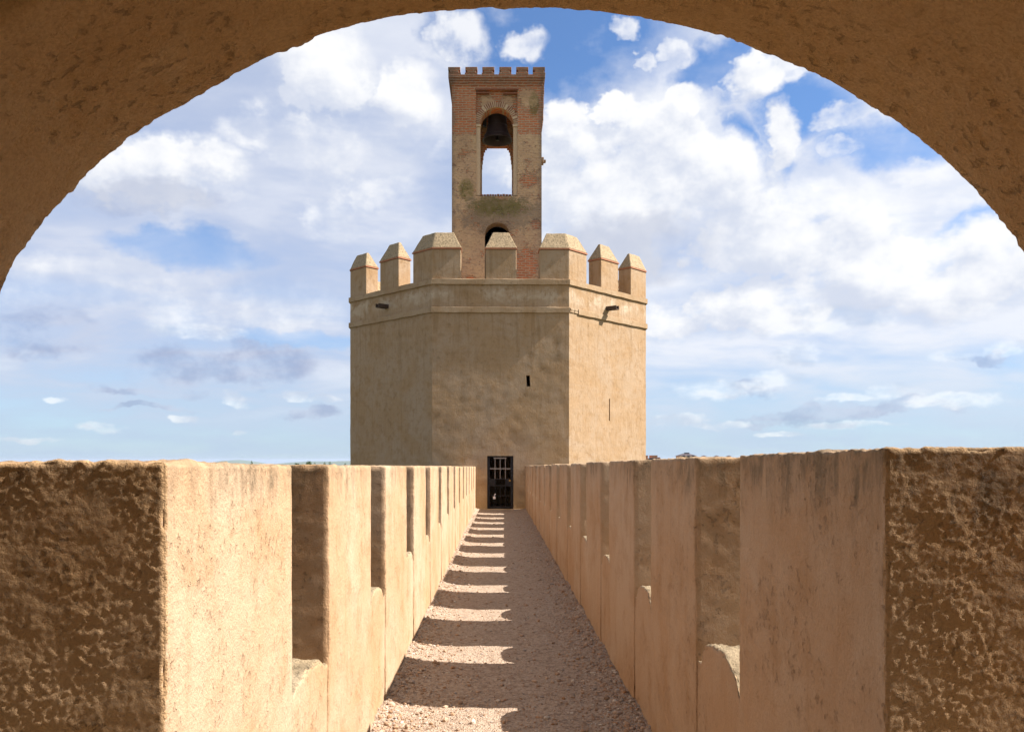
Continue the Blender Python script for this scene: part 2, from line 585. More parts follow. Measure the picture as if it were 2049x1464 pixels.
def brickwork():
    m_, T, b = new_mat('old_brickwork')
    p = pos(T)
    s = T.sep(p)
    wob = T.noise(p, 1.7, 3, .5, color=True)
    wv = T.v('SCALE', T.v('ADD', T.v('SUBTRACT', wob, (.5, .5, .5)), T.v('SCALE', T.v('SUBTRACT', T.noise(p, 6.0, 3, .6, color=True), (.5, .5, .5)), .45)), .085)
    uv = T.comb(T.m('ADD', s[0], s[1]), s[2], 0.0)
    uv = T.v('ADD', uv, wv)
    br = T.n('ShaderNodeTexBrick', offset=.5)
    T.put(br.inputs['Vector'], uv)
    br.inputs['Scale'].default_value = 1.0
    br.inputs['Brick Width'].default_value = .33
    br.inputs['Row Height'].default_value = .098
    br.inputs['Mortar Size'].default_value = .021
    br.inputs['Mortar Smooth'].default_value = .25
    br.inputs['Bias'].default_value = -.1
    br.inputs['Color1'].default_value = (.47, .15, .06, 1)
    br.inputs['Color2'].default_value = (.32, .115, .055, 1)
    br.inputs['Mortar'].default_value = (.39, .27, .17, 1)
    n1 = T.noise(p, 1.1, 5, .6, .5)
    n2 = T.noise(p, 3.4, 6, .65, .4)
    n3 = T.noise(T.v('MULTIPLY', p, (2.5, 2.5, 9)), 1.0, 5, .65)
    n4 = T.noise(T.v('MULTIPLY', p, (8, 8, 14)), 1.0, 5, .7)
    bc = T.mix(T.m('MULTIPLY', T.step(n2, .48, .75), .5), br.outputs['Color'], (.42, .28, .17))
    # rendered (plastered) skin over the brick
    pc = T.mix(T.step(n1, .35, .65), (.47, .32, .185), (.40, .26, .155))
    pc = T.mix(T.m('MULTIPLY', T.step(n3, .50, .70), .65), pc, (.22, .15, .10))
    # where the bare brick shows: upper storey, plus scattered holes
    hz = T.m('ADD', T.m('MULTIPLY', T.m('SUBTRACT', s[2], 15.25), 2.2), T.m('MULTIPLY', T.m('SUBTRACT', n2, .5), 1.6))
    up = T.step(hz, -.10, .22)
    holes_ = T.step(T.m('ADD', T.m('ADD', n2, T.m('MULTIPLY', T.m('SUBTRACT', n1, .5), .35)), T.m('MULTIPLY', T.m('SUBTRACT', n4, .5), .35)), .58, .66)

    def spot(cx, cz, rx, rz, e0=1.35, e1=.55):
        dx = T.m('DIVIDE', T.m('SUBTRACT', s[0], cx), rx)
        dz = T.m('DIVIDE', T.m('SUBTRACT', s[2], cz), rz)
        d = T.m('ADD', T.m('MULTIPLY', dx, dx), T.m('MULTIPLY', dz, dz))
        d = T.m('ADD', d, T.m('MULTIPLY', T.m('SUBTRACT', n2, .5), 4.4))
        d = T.m('ADD', d, T.m('MULTIPLY', T.m('SUBTRACT', n4, .5), 2.6))
        return T.step(d, e0, e1)
    bare = T.m('MAXIMUM', up, T.m('MULTIPLY', holes_, .9))
    for q in ((1.15, 9.9, .5, .75), (1.25, 13.4, .40, .30), (1.55, 11.55, .24, .22), (-.55, 8.9, .35, .3), (-1.1, 9.2, .3, .25)):
        bare = T.m('MAXIMUM', bare, spot(*q))
    # plaster still clinging top right
    keep = spot(1.22, 16.75, .42, .42)
    keep = T.m('MAXIMUM', keep, T.m('MAXIMUM', spot(-.5, 16.72, .32, .26), spot(.36, 16.72, .32, .26)))
    bare = T.m('MULTIPLY', bare, T.m('SUBTRACT', 1.0, T.m('MULTIPLY', keep, .9)))
    c = T.mix(bare, pc, bc)
    # moss and soot
    moss = spot(.05, 12.3, 1.25, .42)
    moss2 = spot(-1.35, 13.0, .35, .45)
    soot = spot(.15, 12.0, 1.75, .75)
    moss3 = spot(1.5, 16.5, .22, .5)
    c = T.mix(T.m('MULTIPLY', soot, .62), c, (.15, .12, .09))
    c = T.mix(T.m('MULTIPLY', T.m('MAXIMUM', T.m('MAXIMUM', moss, moss2), moss3), T.step(n2, .35, .6, .35, .95)), c, (.125, .105, .03))
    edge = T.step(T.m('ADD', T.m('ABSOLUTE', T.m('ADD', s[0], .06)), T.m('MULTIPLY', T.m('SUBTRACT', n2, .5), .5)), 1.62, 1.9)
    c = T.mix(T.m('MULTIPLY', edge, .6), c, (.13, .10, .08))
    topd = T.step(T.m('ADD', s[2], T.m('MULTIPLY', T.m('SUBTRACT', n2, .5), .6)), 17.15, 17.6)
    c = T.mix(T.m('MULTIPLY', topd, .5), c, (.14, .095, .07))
    c = T.mix(T.m('MULTIPLY', T.step(n4, .50, .66), .48), c, (.15, .095, .062))
    T.put(b.inputs['Base Color'], c)
    bh = T.m('MULTIPLY', br.outputs['Fac'], -1.0)
    h = T.m('ADD', T.m('MULTIPLY', bh, T.m('ADD', T.m('MULTIPLY', bare, .85), .15)), T.m('MULTIPLY', n2, .8))
    h = T.m('ADD', h, T.m('MULTIPLY', T.noise(p, 30, 4, .6), .4))
    h = T.m('SUBTRACT', h, T.m('MULTIPLY', bare, .5))
    bump(T, b, h, .9, .035)
    return m_


M['brick'] = brickwork()
M['voussoir'] = plain('arch_brick', (.20, .085, .05), .9, var=.45, scale=9, bd=.006)


def gravel_ground():
    m_, T, b = new_mat('trodden_gravel')
    p = pos(T)
    n1 = T.noise(p, 1.4, 4, .6)
    n2 = T.noise(p, 14, 6, .7)
    vo = T.n('ShaderNodeTexVoronoi')
    T.put(vo.inputs['Vector'], p)
    vo.inputs['Scale'].default_value = 62
    vo2 = T.n('ShaderNodeTexVoronoi')
    T.put(vo2.inputs['Vector'], p)
    vo2.inputs['Scale'].default_value = 130
    c = T.mix(n1, (.335, .25, .178), (.40, .315, .235))
    c = T.mix(T.m('MULTIPLY', T.step(n2, .45, .68), .75), c, (.19, .125, .085))
    rnd = T.sep(vo.outputs['Color'])[0]
    c = T.mix(T.m('MULTIPLY', T.step(rnd, .62, .95), .5), c, (.48, .40, .32))
    c = T.mix(T.m('MULTIPLY', T.step(rnd, .30, .05), .45), c, (.19, .125, .09))
    T.put(b.inputs['Base Color'], c)
    h = T.m('SUBTRACT', T.m('ADD', T.m('MULTIPLY', n2, .9), T.noise(p, 45, 4, .6)), T.m('ADD', T.m('MULTIPLY', vo.outputs['Distance'], .8), T.m('MULTIPLY', vo2.outputs['Distance'], .4)))
    bump(T, b, h, 1.0, .014)
    return m_


M['path'] = gravel_ground()


def stone_mat():
    m_, T, b = new_mat('gravel_stones')
    geo = T.n('ShaderNodeNewGeometry')
    r = geo.outputs['Random Per Island']
    cr = T.n('ShaderNodeValToRGB')
    T.put(cr.inputs[0], r)
    e = cr.color_ramp.elements
    e[0].position = 0
    e[0].color = (.23, .16, .11, 1)
    e[1].position = 1
    e[1].color = (.52, .46, .38, 1)
    for p_, c_ in ((.25, (.35, .25, .175, 1)), (.5, (.29, .175, .10, 1)), (.7, (.41, .31, .225, 1)), (.85, (.24, .21, .19, 1))):
        q = e.new(p_)
        q.color = c_
    T.put(b.inputs['Base Color'], cr.outputs[0])
    return m_


M['stones'] = stone_mat()


def land():
    m_, T, b = new_mat('plain_fields')
    p = pos(T)
    n1 = T.noise(p, .004, 5, .6)
    n2 = T.noise(p, .05, 5, .6)
    c = T.mix(T.step(n1, .4, .6), (.10, .105, .045), (.22, .18, .09))
    c = T.mix(T.m('MULTIPLY', n2, .6), c, (.06, .075, .03))
    T.put(b.inputs['Base Color'], c)
    return m_


M['land'] = land()
M['hill'] = plain('hill_scrub', (.075, .10, .06), .95, var=.3, scale=.01, bd=.1)
M['leaf'] = plain('tree_leaves', (.055, .085, .03), .8, var=.5, scale=.9)
M['bark'] = plain('tree_bark', (.09, .06, .04), .9)
M['terracotta'] = plain('terracotta_wall', (.42, .22, .13), .9, scale=.5)
M['cream'] = plain('cream_wall', (.58, .45, .31), .9, var=.12, scale=.5)
M['slate'] = plain('dark_roof', (.07, .055, .06), .8, scale=2)
M['glass'] = plain('dark_window', (.05, .05, .06), .3)

# ------------------------------------------------------------------ ground, hills
gx = np.concatenate([-np.geomspace(30000, 20, 70), np.geomspace(20, 30000, 70)])
GX, GY = np.meshgrid(gx, gx, indexing='ij')
n_ = len(gx)
def ground_z(d):
    return -9.0 - 46 * sstep(d, 600, 2600) - d ** 2 / (2 * 6.37e6)


V = np.stack([GX.ravel(), GY.ravel(), ground_z(np.hypot(GX.ravel(), GY.ravel()))], 1)
ii = np.arange(n_ * n_).reshape(n_, n_)
Fq = np.stack([ii[:-1, :-1], ii[1:, :-1], ii[1:, 1:], ii[:-1, 1:]], -1).reshape(-1, 4)
tag(obj('ground', V, Fq, M['land']), kind='structure')


def hills(cx, y, half, top, depth, seed):
    xs = np.linspace(cx - half, cx + half, 60)
    ys = np.linspace(y, y + depth, 14)
    XX, YY = np.meshgrid(xs, ys, indexing='ij')
    u = (XX - cx) / half
    w = (YY - y) / depth
    env = np.clip(1 - u ** 2, 0, 1) * np.sin(np.clip(w, 0, 1) * math.pi)
    P_ = np.stack([XX.ravel() / half * 3, YY.ravel() / depth * 2, np.full(XX.size, seed)], 1)
    zb_ = float(ground_z(math.hypot(cx, y))) - 12
    zz = zb_ + (top - zb_) * np.sqrt(env) * (.93 + .16 * fbm(P_, 4).reshape(XX.shape))
    V = np.stack([XX.ravel(), YY.ravel(), zz.ravel()], 1)
    a, b_ = XX.shape
    i_ = np.arange(a * b_).reshape(a, b_)
    Fq = np.stack([i_[:-1, :-1], i_[1:, :-1], i_[1:, 1:], i_[:-1, 1:]], -1).reshape(-1, 4)
    return V, Fq


hv, hf, off = [], [], 0
for (px, y, wpx, tpy, sd) in ((640, 9000, 130, 921.2, 1.3), (432, 11000, 40, 919.6, 4.1), (250, 12000, 120, 921.6, 7.7), (1700, 12000, 300, 922.5, 9.9), (1100, 13000, 300, 922.5, 12.1)):
    cx = (px - CX) * y / F_PX
    V, Fq = hills(cx, y, wpx * y / F_PX, CAM_Z + (HY - tpy) * y / F_PX, 1800, sd)
    hv.append(V)
    hf.append(Fq + off)
    off += len(V)
tag(obj('hills', np.concatenate(hv), np.concatenate(hf), M['hill']), kind='structure')

# ------------------------------------------------------------------ walkway
XL, XR, TH = -.83, .99, .55
Y_GATE, Y_TOWER = 1.2, 30.0


def floor_z(x, y):
    P_ = np.stack([x, y, np.zeros_like(x)], 1)
    el_ = np.abs(x - XL)
    er_ = np.abs(XR - x)
    n = fbm(P_ * 1.7, 3)
    h = np.exp(-el_ / .16) * (.055 + .035 * n) + np.exp(-er_ / .20) * (.060 + .04 * n)
    h += .008 * fbm(P_ * 3.1 + 5, 2) + (.0035 + .020 * np.exp(-np.minimum(el_, er_) / .15)) * fbm(P_ * 12 + 9, 4, .6)
    return h - .012


ys = [-3.4]
while ys[-1] < Y_TOWER + .1:
    ys.append(ys[-1] + (.05 if ys[-1] < 4.5 else max(.018, .0026 * ys[-1])))
ys = np.array(ys)
xs = np.linspace(XL - .06, XR + .06, 110)
XX, YY = np.meshgrid(xs, ys, indexing='ij')
zz = floor_z(XX.ravel(), YY.ravel())
V = np.stack([XX.ravel(), YY.ravel(), zz], 1)
i_ = np.arange(len(xs) * len(ys)).reshape(len(xs), len(ys))
Fq = np.stack([i_[:-1, :-1], i_[1:, :-1], i_[1:, 1:], i_[:-1, 1:]], -1).reshape(-1, 4)
tag(obj('walkway', V, Fq, M['path']), kind='structure')

# loose gravel: one object
ico = bmesh.new()
bmesh.ops.create_icosphere(ico, subdivisions=1, radius=1)
icoV = np.array([v.co[:] for v in ico.verts])
icoF = np.array([[v.index for v in f.verts] for f in ico.faces])
ico.free()
NS = 15000
u = RNG.random(NS)
sy = 4.9 + 22 * u ** 2.2
side = RNG.random(NS)
e_ = RNG.exponential(.17, NS)
sx = np.where(side < .36, XL + e_, np.where(side < .76, XR - e_, RNG.uniform(XL, XR, NS)))
ok = (sx > XL + .01) & (sx < XR - .01)
sx, sy = sx[ok], sy[ok]
NS = len(sx)
sr = .0040 + .0075 * RNG.random(NS) ** 2.2 + .016 * (RNG.random(NS) ** 12)
sz = floor_z(sx, sy)
sc = RNG.uniform(.65, 1.35, (NS, 3)) * sr[:, None]
sc[:, 2] *= .75
ang = RNG.uniform(0, math.tau, NS)
ca, sa = np.cos(ang), np.sin(ang)
P_ = icoV[None] * sc[:, None, :] * RNG.uniform(.8, 1.2, (NS, 12, 1))
Vs = np.empty_like(P_)
Vs[..., 0] = P_[..., 0] * ca[:, None] - P_[..., 1] * sa[:, None] + sx[:, None]
Vs[..., 1] = P_[..., 0] * sa[:, None] + P_[..., 1] * ca[:, None] + sy[:, None]
Vs[..., 2] = P_[..., 2] + (sz + sc[:, 2] * .3)[:, None]
Fs = (icoF[None] + (np.arange(NS) * 12)[:, None, None]).reshape(-1, 3)
tag(obj('gravel', Vs.reshape(-1, 3), Fs, M['stones'], smooth=False),
    'loose brown and grey pebbles strewn over the walkway, thickest along its edges', 'gravel', kind='stuff')


# ------------------------------------------------------------------ parapet walls
def wall_disp(P_, lump=None):
    if lump is not None:
        msk = sstep(fbm(P_ * np.array([4.5, 4.5, 3.2]) + 11, 3), -.5, .45)
        l1 = np.maximum(0, fbm(P_ * np.array([58, 58, 66]) + 2, 2) + .05)
        l2 = fbm(P_ * np.array([85, 85, 100.]) + 7, 2)
        return .0012 * fbm(P_ * 1.7, 2) + .0007 * fbm(P_ * np.array([9, 9, 14.]) + 21, 3) + lump * (msk ** 1.5 * .0020 * l1 + (.4 + .6 * msk) * .0010 * l2)
    d = .0055 * fbm(P_ * np.array([1.7, 1.7, 1.3]), 3) + .0022 * fbm(P_ * 8.0 + 3.7, 3)
    return d


def top_left(y):
    return 1.800 - .0078 * y + .012 * np.exp(-((np.asarray(y) - 2.2) / .9) ** 2)


def top_right(y):
    return 1.845 - .0086 * y


def wall_block(x0, x1, y0, y1, ztop, stp, r, sill=None, lump=False, bump_top=.012):
    """a rounded, uneven plastered block; sill=(y_mid, half, crest, spring) gives it a barrel top"""
    z0 = -.10
    xs = lat(x0, x1, stp if lump else max(stp, .02), r)
    ys = lat(y0, y1, max(stp, .012), r)
    zs = np.concatenate([[z0], lat(.02, ztop, stp, r)[2:]]) if True else None
    V, Fq = surf_lattice(xs, ys, zs)
    # rounding: none near the foot, full above
    rz = (r * sstep(V[:, 2], .12, .45) + .0005)[:, None]
    lo = np.array([x0, y0, -9])
    hi = np.array([x1, y1, ztop])
    q = np.clip(V, lo + rz, hi - rz)
    d = V - q
    L = np.linalg.norm(d, axis=1, keepdims=True)
    nrm = np.where(L > 1e-9, d / np.maximum(L, 1e-9), 0)
    P_ = np.where(L > 1e-9, q + nrm * rz, V)
    disp = wall_disp(P_)
    if lump:
        fr = (nrm[:, 1] < -.6)
        disp = np.where(fr, wall_disp(P_, lump), disp)
    up = np.clip(nrm[:, 2], 0, 1)
    rough = up * (.45 * bump_top * fbm(P_ * 6 + 31, 3, .5) + .5 * bump_top * fbm(P_ * 30 + 3, 3))
    edge = sstep(np.abs(nrm).max(1), .98, .75)          # the arrises are knocked about
    rough = rough + edge * (.0035 * fbm(P_ * 24 + 5, 3) - .006 * sstep(fbm(P_ * 11 + 15, 2), .25, .6))
    P2 = P_ + nrm * (disp + rough)[:, None]
    if sill is not None:
        ym, half, crest, spring = sill
        t = np.clip(np.abs(P_[:, 1] - ym) / half, 0, 1)
        prof = spring + (crest - spring) * np.clip(1 - t ** 2.2, 0, 1) ** .5
        k = .15
        f = np.clip((P2[:, 2] - k) / (ztop - k), 0, None)
        P2[:, 2] = np.where(P2[:, 2] > k, k + f * (prof - k), P2[:, 2])
    return P2, Fq


LEFT = [(2.04, 3.29), (4.01, 5.34), (6.05, 7.44), (8.10, 9.38), (10.08, 11.40), (12.05, 13.34), (13.95, 15.30), (15.90, 17.25),
        (17.90, 19.25), (19.92, 21.25), (21.93, 23.25), (23.94, 25.25), (25.95, 27.25), (27.96, 29.96)]
RIGHT = [(2.10, 3.37), (4.12, 5.32), (5.99, 7.30), (7.96, 9.23), (9.94, 11.20), (11.85, 13.25), (13.93, 15.28), (15.93, 17.25),
         (17.92, 19.24), (19.92, 21.24), (21.90, 23.22), (23.88, 25.20), (25.86, 27.18), (27.84, 29.96)]


def parapet(spans, side, label):
    xin = XL if side < 0 else XR
    x0, x1 = (xin - TH, xin) if side < 0 else (xin, xin + TH)
    top = top_left if side < 0 else top_right
    root = empty('parapet_wall', (xin, Y_GATE, 0), label, 'wall')
    mid = .08
    b0, b1 = (x0 + .02, mid) if side < 0 else (mid + .002, x1 - .02)
    MB().box(b0, b1, Y_GATE + .005, Y_TOWER - .005, -9.2, -.085).build('wall_base', M['plaster'], root)
    prev = Y_GATE + .004
    for k, (a, b_) in enumerate(spans):
        stp = .0055 if k == 0 else min(.09, max(.010, .0040 * a))
        # sill in the gap before this merlon
        ym, half = (prev + a) / 2, (a - prev) / 2
        wob = RNG.uniform(-.02, .02)
        crest = (.925 - .002 * a - .04 * (k == 1) if side < 0 else .980 - .0085 * a) + wob * .5
        xa_, xb_ = (x0 + .03, x1 - .010) if side < 0 else (x0 + .010, x1 - .03)
        V, Fq = wall_block(xa_, xb_, prev - (.03 if k else -.001), a + .03, .9, stp, .012,
                           sill=(ym - .04 * half, half * .84, crest, .80), bump_top=.026)
        up = np.zeros(len(Fq), int)
        zc = V[Fq][:, :, 2].mean(1)
        e1, e2 = V[Fq[:, 1]] - V[Fq[:, 0]], V[Fq[:, 3]] - V[Fq[:, 0]]
        nn = np.cross(e1, e2)
        nn /= np.maximum(np.linalg.norm(nn, axis=1, keepdims=True), 1e-12)
        up[(np.abs(nn[:, 0]) < .75) & (zc > .3)] = 1
        obj('sill', V, Fq, None, root, mats=[M['plaster'], M['sill']], midx=up)
        zt = float(top((a + b_) / 2)) + RNG.uniform(-.006, .006)
        V, Fq = wall_block(x0, x1, a, b_, zt, stp, .014 if k else .009, lump=(1.0, .35, .3)[k] if k < 3 else 0, bump_top=.012)
        tilt = (top(b_) - top(a)) / (b_ - a)
        if k == 0:      # end face skewed towards the sun so its grain catches grazing light
            V[:, 1] += (V[:, 0] - xin) * math.tan(R(0.9)) * sstep(V[:, 1], a + .5, a)
        V[:, 2] += (V[:, 1] - (a + b_) / 2) * tilt * sstep(V[:, 2], .8, 1.6)
        if k < 1:
            e1, e2 = V[Fq[:, 1]] - V[Fq[:, 0]], V[Fq[:, 3]] - V[Fq[:, 0]]
            nn = np.cross(e1, e2)
            nn /= np.maximum(np.linalg.norm(nn, axis=1, keepdims=True), 1e-12)
            obj('merlon', V, Fq, None, root, mats=[M['plaster'], M['rough']], midx=((nn[:, 1] < -.3) & (V[Fq][:, :, 1].mean(1) < a + .05)).astype(int))
        else:
            obj('merlon', V, Fq, M['plaster'], root)
        prev = b_
    return root


parapet(LEFT, -1, 'sunlit cream parapet wall with tall merlons along the left of the gravel walkway')
parapet(RIGHT, 1, 'shaded ochre parapet wall with tall merlons along the right of the gravel walkway')

# ------------------------------------------------------------------ walls with openings
def arch_loop(cx, half, zs, zsp, rise, n=28):
    """closed loop of an opening, counter-clockwise from the sill's right end"""
    L = [(cx - half, zs), (cx + half, zs)]
    if rise <= 0:
        L += [(cx + half, zsp), (cx - half, zsp)]
        return L
    for k in range(n + 1):
        a_ = math.pi * k / n
        L.append((cx + half * math.cos(a_), zsp + rise * math.sin(a_)))
    return L


def panel(mb, x0, x1, z0, z1, loop, y0, y1, swap=False, m=0):
    """slab with an opening; swap=True puts it in the y-z plane"""
    rect = [(x0, z0), (x1, z0), (x1, z1), (x0, z1)]
    bm = bmesh.new()

    def mk(y):
        ro = [bm.verts.new((p[0], y, p[1])) for p in rect]
        lo = [bm.verts.new((p[0], y, p[1])) for p in loop]
        ed = []
        for L in (ro, lo):
            for i in range(len(L)):
                ed.append(bm.edges.new((L[i], L[(i + 1) % len(L)])))
        bmesh.ops.triangle_fill(bm, edges=ed, use_beauty=True)
        return ro, lo
    r0, l0 = mk(y0)
    r1, l1 = mk(y1)
    for A, B in ((r0, r1), (l0, l1)):
        for i in range(len(A)):
            j = (i + 1) % len(A)
            bm.faces.new((A[i], A[j], B[j], B[i]))
    bm.verts.index_update()
    V = [tuple(v.co) for v in bm.verts]
    if swap:
        V = [(v[1], v[0], v[2]) for v in V]
    Fc = [[v.index for v in f.verts] for f in bm.faces]
    bm.free()
    mb.add(V, Fc, m)


# ------------------------------------------------------------------ gatehouse with the arch over the viewer
AC, AZ = .042, 1.55
pts = [(0, 614), (34, 525), (68, 479), (118.6, 411), (169, 360), (220, 313), (296, 258), (360, 222), (423, 186), (500, 140), (584, 97), (700, 53),
       (850, 28), (1050, 18), (1200, 24), (1350, 50), (1484, 90), (1618, 147), (1706, 197), (1809, 264), (1897, 333), (1962, 402), (2049, 516)]
tha, rad = [], []
for (px, py) in pts:
    X_, Z_ = (px - CX) / F_PX * Y_GATE - AC, CAM_Z + (HY - py) / F_PX * Y_GATE - AZ
    tha.append(math.atan2(Z_, X_))
    rad.append(math.hypot(X_, Z_))
o_ = np.argsort(tha)
tha, rad = np.array(tha)[o_], np.array(rad)[o_]
tt = np.linspace(0, math.pi, 200)
rr = np.interp(tt, np.concatenate([[0], tha, [math.pi]]), np.concatenate([[.912], rad, [.912]]))
ker = np.hanning(15)
ker /= ker.sum()
rr = np.convolve(np.pad(rr, 7, mode='edge'), ker, 'valid')


def gate_arch(y0, y1, name, parent, fine):
    """wall with an arched opening, y0 = viewer's side, y1 = far side"""
    nA = 900 if fine else 90
    nJ = 160 if fine else 16
    t = np.linspace(0, math.pi, nA)
    r_ = np.interp(t, tt, rr)
    ax, az_ = AC + r_ * np.cos(t), AZ + r_ * np.sin(t)
    jz = np.linspace(-.1, AZ, nJ, endpoint=False)
    lx = np.concatenate([np.full(nJ, ax[0]), ax, np.full(nJ, ax[-1])])
    lz = np.concatenate([jz, az_, jz[::-1]])
    nx_ = np.concatenate([np.full(nJ, -1.), -np.cos(t), np.full(nJ, 1.)])      # normal into the opening
    nz_ = np.concatenate([np.zeros(nJ), -np.sin(t), np.zeros(nJ)])
    N = len(lx)
    # outer boundary, U shape
    X0, X1, ZT = -3.2, 3.2, 5.2
    ang = np.arctan2(lz - 1.0, lx - AC)
    ox, oz = np.empty(N), np.empty(N)
    for i in range(N):
        if i < nJ:
            ox[i], oz[i] = X1, lz[i]
        elif i >= N - nJ:
            ox[i], oz[i] = X0, lz[i]
        else:
            c_, s_ = math.cos(t[i - nJ]), math.sin(t[i - nJ])
            kx = ((X1 - AC) if c_ > 0 else (AC - X0)) / max(abs(c_), 1e-6)
            kz = (ZT - AZ) / max(s_, 1e-6)
            k_ = min(kx, kz)
            ox[i], oz[i] = AC + c_ * k_, AZ + s_ * k_
    nd = 44 if fine else 8
    ds = np.linspace(y1, y0, nd)
    e = .012
    cols = []
    # far-side face, edge, soffit, edge, near-side face
    cols.append((ox, np.full(N, y1), oz, 0))
    for f_ in (.35, .08, .02):
        cols.append((lx * (1 - f_) + ox * f_, np.full(N, y1), lz * (1 - f_) + oz * f_, 0))
    cols.append((lx - nx_ * e * .3, np.full(N, y1), lz - nz_ * e * .3, 1))
    for q in ds[1:-1]:
        cols.append((lx, np.full(N, q), lz, 2))
    cols.append((lx - nx_ * e * .3, np.full(N, y0), lz - nz_ * e * .3, 1))
    for f_ in (.02, .08, .35):
        cols.append((lx * (1 - f_) + ox * f_, np.full(N, y0), lz * (1 - f_) + oz * f_, 0))
    cols.append((ox, np.full(N, y0), oz, 0))
    Vs = []
    for (X_, Y_, Z_, k_) in cols:
        P_ = np.stack([X_, Y_, Z_], 1)
        if k_:
            d = .0045 * fbm(P_ * 2.6, 3) + .0018 * fbm(P_ * np.array([12, 20, 12.]) + 4, 3)
            d = d + .0035 * np.minimum(0, fbm(P_ * 34 + 9, 3) + .05)
            if k_ == 1:
                d = d + .0011 * fbm(P_ * 34 + 2, 2) + .0022 * fbm(P_ * 75 + 12, 3) + .0030 * np.minimum(0, fbm(P_ * 16 + 3, 3) + .25)
            P_[:, 0] += nx_ * d
            P_[:, 2] += nz_ * d
            if k_ == 1:
                P_[:, 1] += .006 * fbm(P_ * 12 + 8, 3)
        Vs.append(P_)
    V = np.concatenate(Vs)
    m_ = len(cols)
    i_ = np.arange(m_ * N).reshape(m_, N)
    Fq = np.stack([i_[:-1, :-1], i_[:-1, 1:], i_[1:, 1:], i_[1:, :-1]], -1).reshape(-1, 4)
    return obj(name, V, Fq, M['arch'], parent)


gate = empty('gatehouse', (0, -1, 0), 'rough ochre plastered gatehouse whose round arch frames the view overhead', 'gatehouse')
gate_arch(.88, Y_GATE, 'arch_wall', gate, True)
gate_arch(-3.4, -3.1, 'rear_arch_wall', gate, False)
for x0, x1 in ((-2.3, -1.75), (1.85, 2.3)):
    g_ = MB()
    panel(g_, -3.095, .875, -.1, 3.3, arch_loop(-1.1, .95, .0, 1.6, .95), x0, x1, swap=True)  # unseen side arches, added so sun on the floor bounces onto the soffit
    g_.build('side_wall_added_arch', M['arch'], gate)
MB().box(-3.2, 3.2, -3.095, .875, 3.302, 5.2).build('vault', M['arch'], gate)
MB().box(-3.2, 3.2, -3.4, Y_GATE, -9.2, -.102).build('footing', M['arch'], gate)

# ------------------------------------------------------------------ the octagonal tower
YAW = R(1.2)               # the tower stands slightly askew to the wall
AP = 6.05
TC, TY = .0915 - AP * math.sin(YAW), 30.0 + AP * math.cos(YAW)
SIDE = 2 * AP * math.tan(math.pi / 8)


def oct_pts(ap):
    r_ = ap / math.cos(math.pi / 8)
    return [(TC + r_ * math.cos(R(-112.5 + 45 * i) + YAW), TY + r_ * math.sin(R(-112.5 + 45 * i) + YAW)) for i in range(8)]


OCT = oct_pts(AP)          # face i runs from vertex i to i+1; face 0 looks at the viewer, 1 is right, 7 left

tower = empty('octagonal_tower', (TC, TY, 0), 'tall ochre plastered octagonal tower with pointed merlons at the end of the walkway', 'tower')


def tower_shaft():
    nu = 40
    zs = np.concatenate([np.linspace(-9.2, -.4, 6), np.linspace(-.2, 8.40, 82)])
    ring = []
    for i in range(8):
        a, b_ = np.array(OCT[i]), np.array(OCT[(i + 1) % 8])
        for k in range(nu):
            ring.append(a + (b_ - a) * k / nu)
    ring = np.array(ring)
    N = len(ring)
    V = np.concatenate([np.column_stack([ring, np.full(N, z)]) for z in zs])
    d = .009 * fbm(V * .9, 3) + .006 * fbm(V * 3.2 + 4, 3)
    rel = V[:, :2] - np.array([TC, TY])
    V[:, :2] += rel / np.linalg.norm(rel, axis=1, keepdims=True) * d[:, None]
    Fc = []
    for j in range(len(zs) - 1):
        for i in range(N):
            Fc.append([j * N + i, j * N + (i + 1) % N, (j + 1) * N + (i + 1) % N, (j + 1) * N + i])
    Fc.append(list(range(N))[::-1])
    Fc.append(list(range((len(zs) - 1) * N, len(zs) * N)))
    o = obj('shaft', V, Fc, M['tower'], tower, smooth=True)
    # openings
    cut = MB()
    cut.box(-.405, .555, 29.5, 33.5, .005, 1.952)
    c = MB()
    c.add([(1.022, 29.5, 4.90), (1.155, 29.5, 4.90), (1.175, 29.5, 4.49), (1.045, 29.5, 4.49),
           (1.022, 31.2, 4.90), (1.155, 31.2, 4.90), (1.175, 31.2, 4.49), (1.045, 31.2, 4.49)],
          [[0, 1, 2, 3], [7, 6, 5, 4], [0, 4, 5, 1], [1, 5, 6, 2], [2, 6, 7, 3], [3, 7, 4, 0]])
    a, b_ = Vector((*OCT[1], 0)), Vector((*OCT[2], 0))
    t_ = (b_ - a).normalized()
    n_2 = Vector((t_.y, -t_.x, 0))
    p0 = a + t_ * 2.50
    sl = MB()
    sl.bar(p0 + n_2 * .5 + Vector((0, 0, 3.75)), p0 - n_2 * 1.2 + Vector((0, 0, 3.75)), .07, .85)
    for q in (cut, c, sl):
        co = q.build('cutter', M['tower'])
        md = o.modifiers.new('cut', 'BOOLEAN')
        md.operation = 'DIFFERENCE'
        md.solver = 'EXACT'
        md.object = co
        dg = bpy.context.evaluated_depsgraph_get()
        me = bpy.data.meshes.new_from_object(o.evaluated_get(dg))
        o.modifiers.clear()
        o.data = me
        bpy.data.objects.remove(co)
    me = o.data
    # flat shading where it must be crisp, smooth elsewhere by angle
    me.set_sharp_from_angle(angle=R(28))
    return o


tower_shaft()


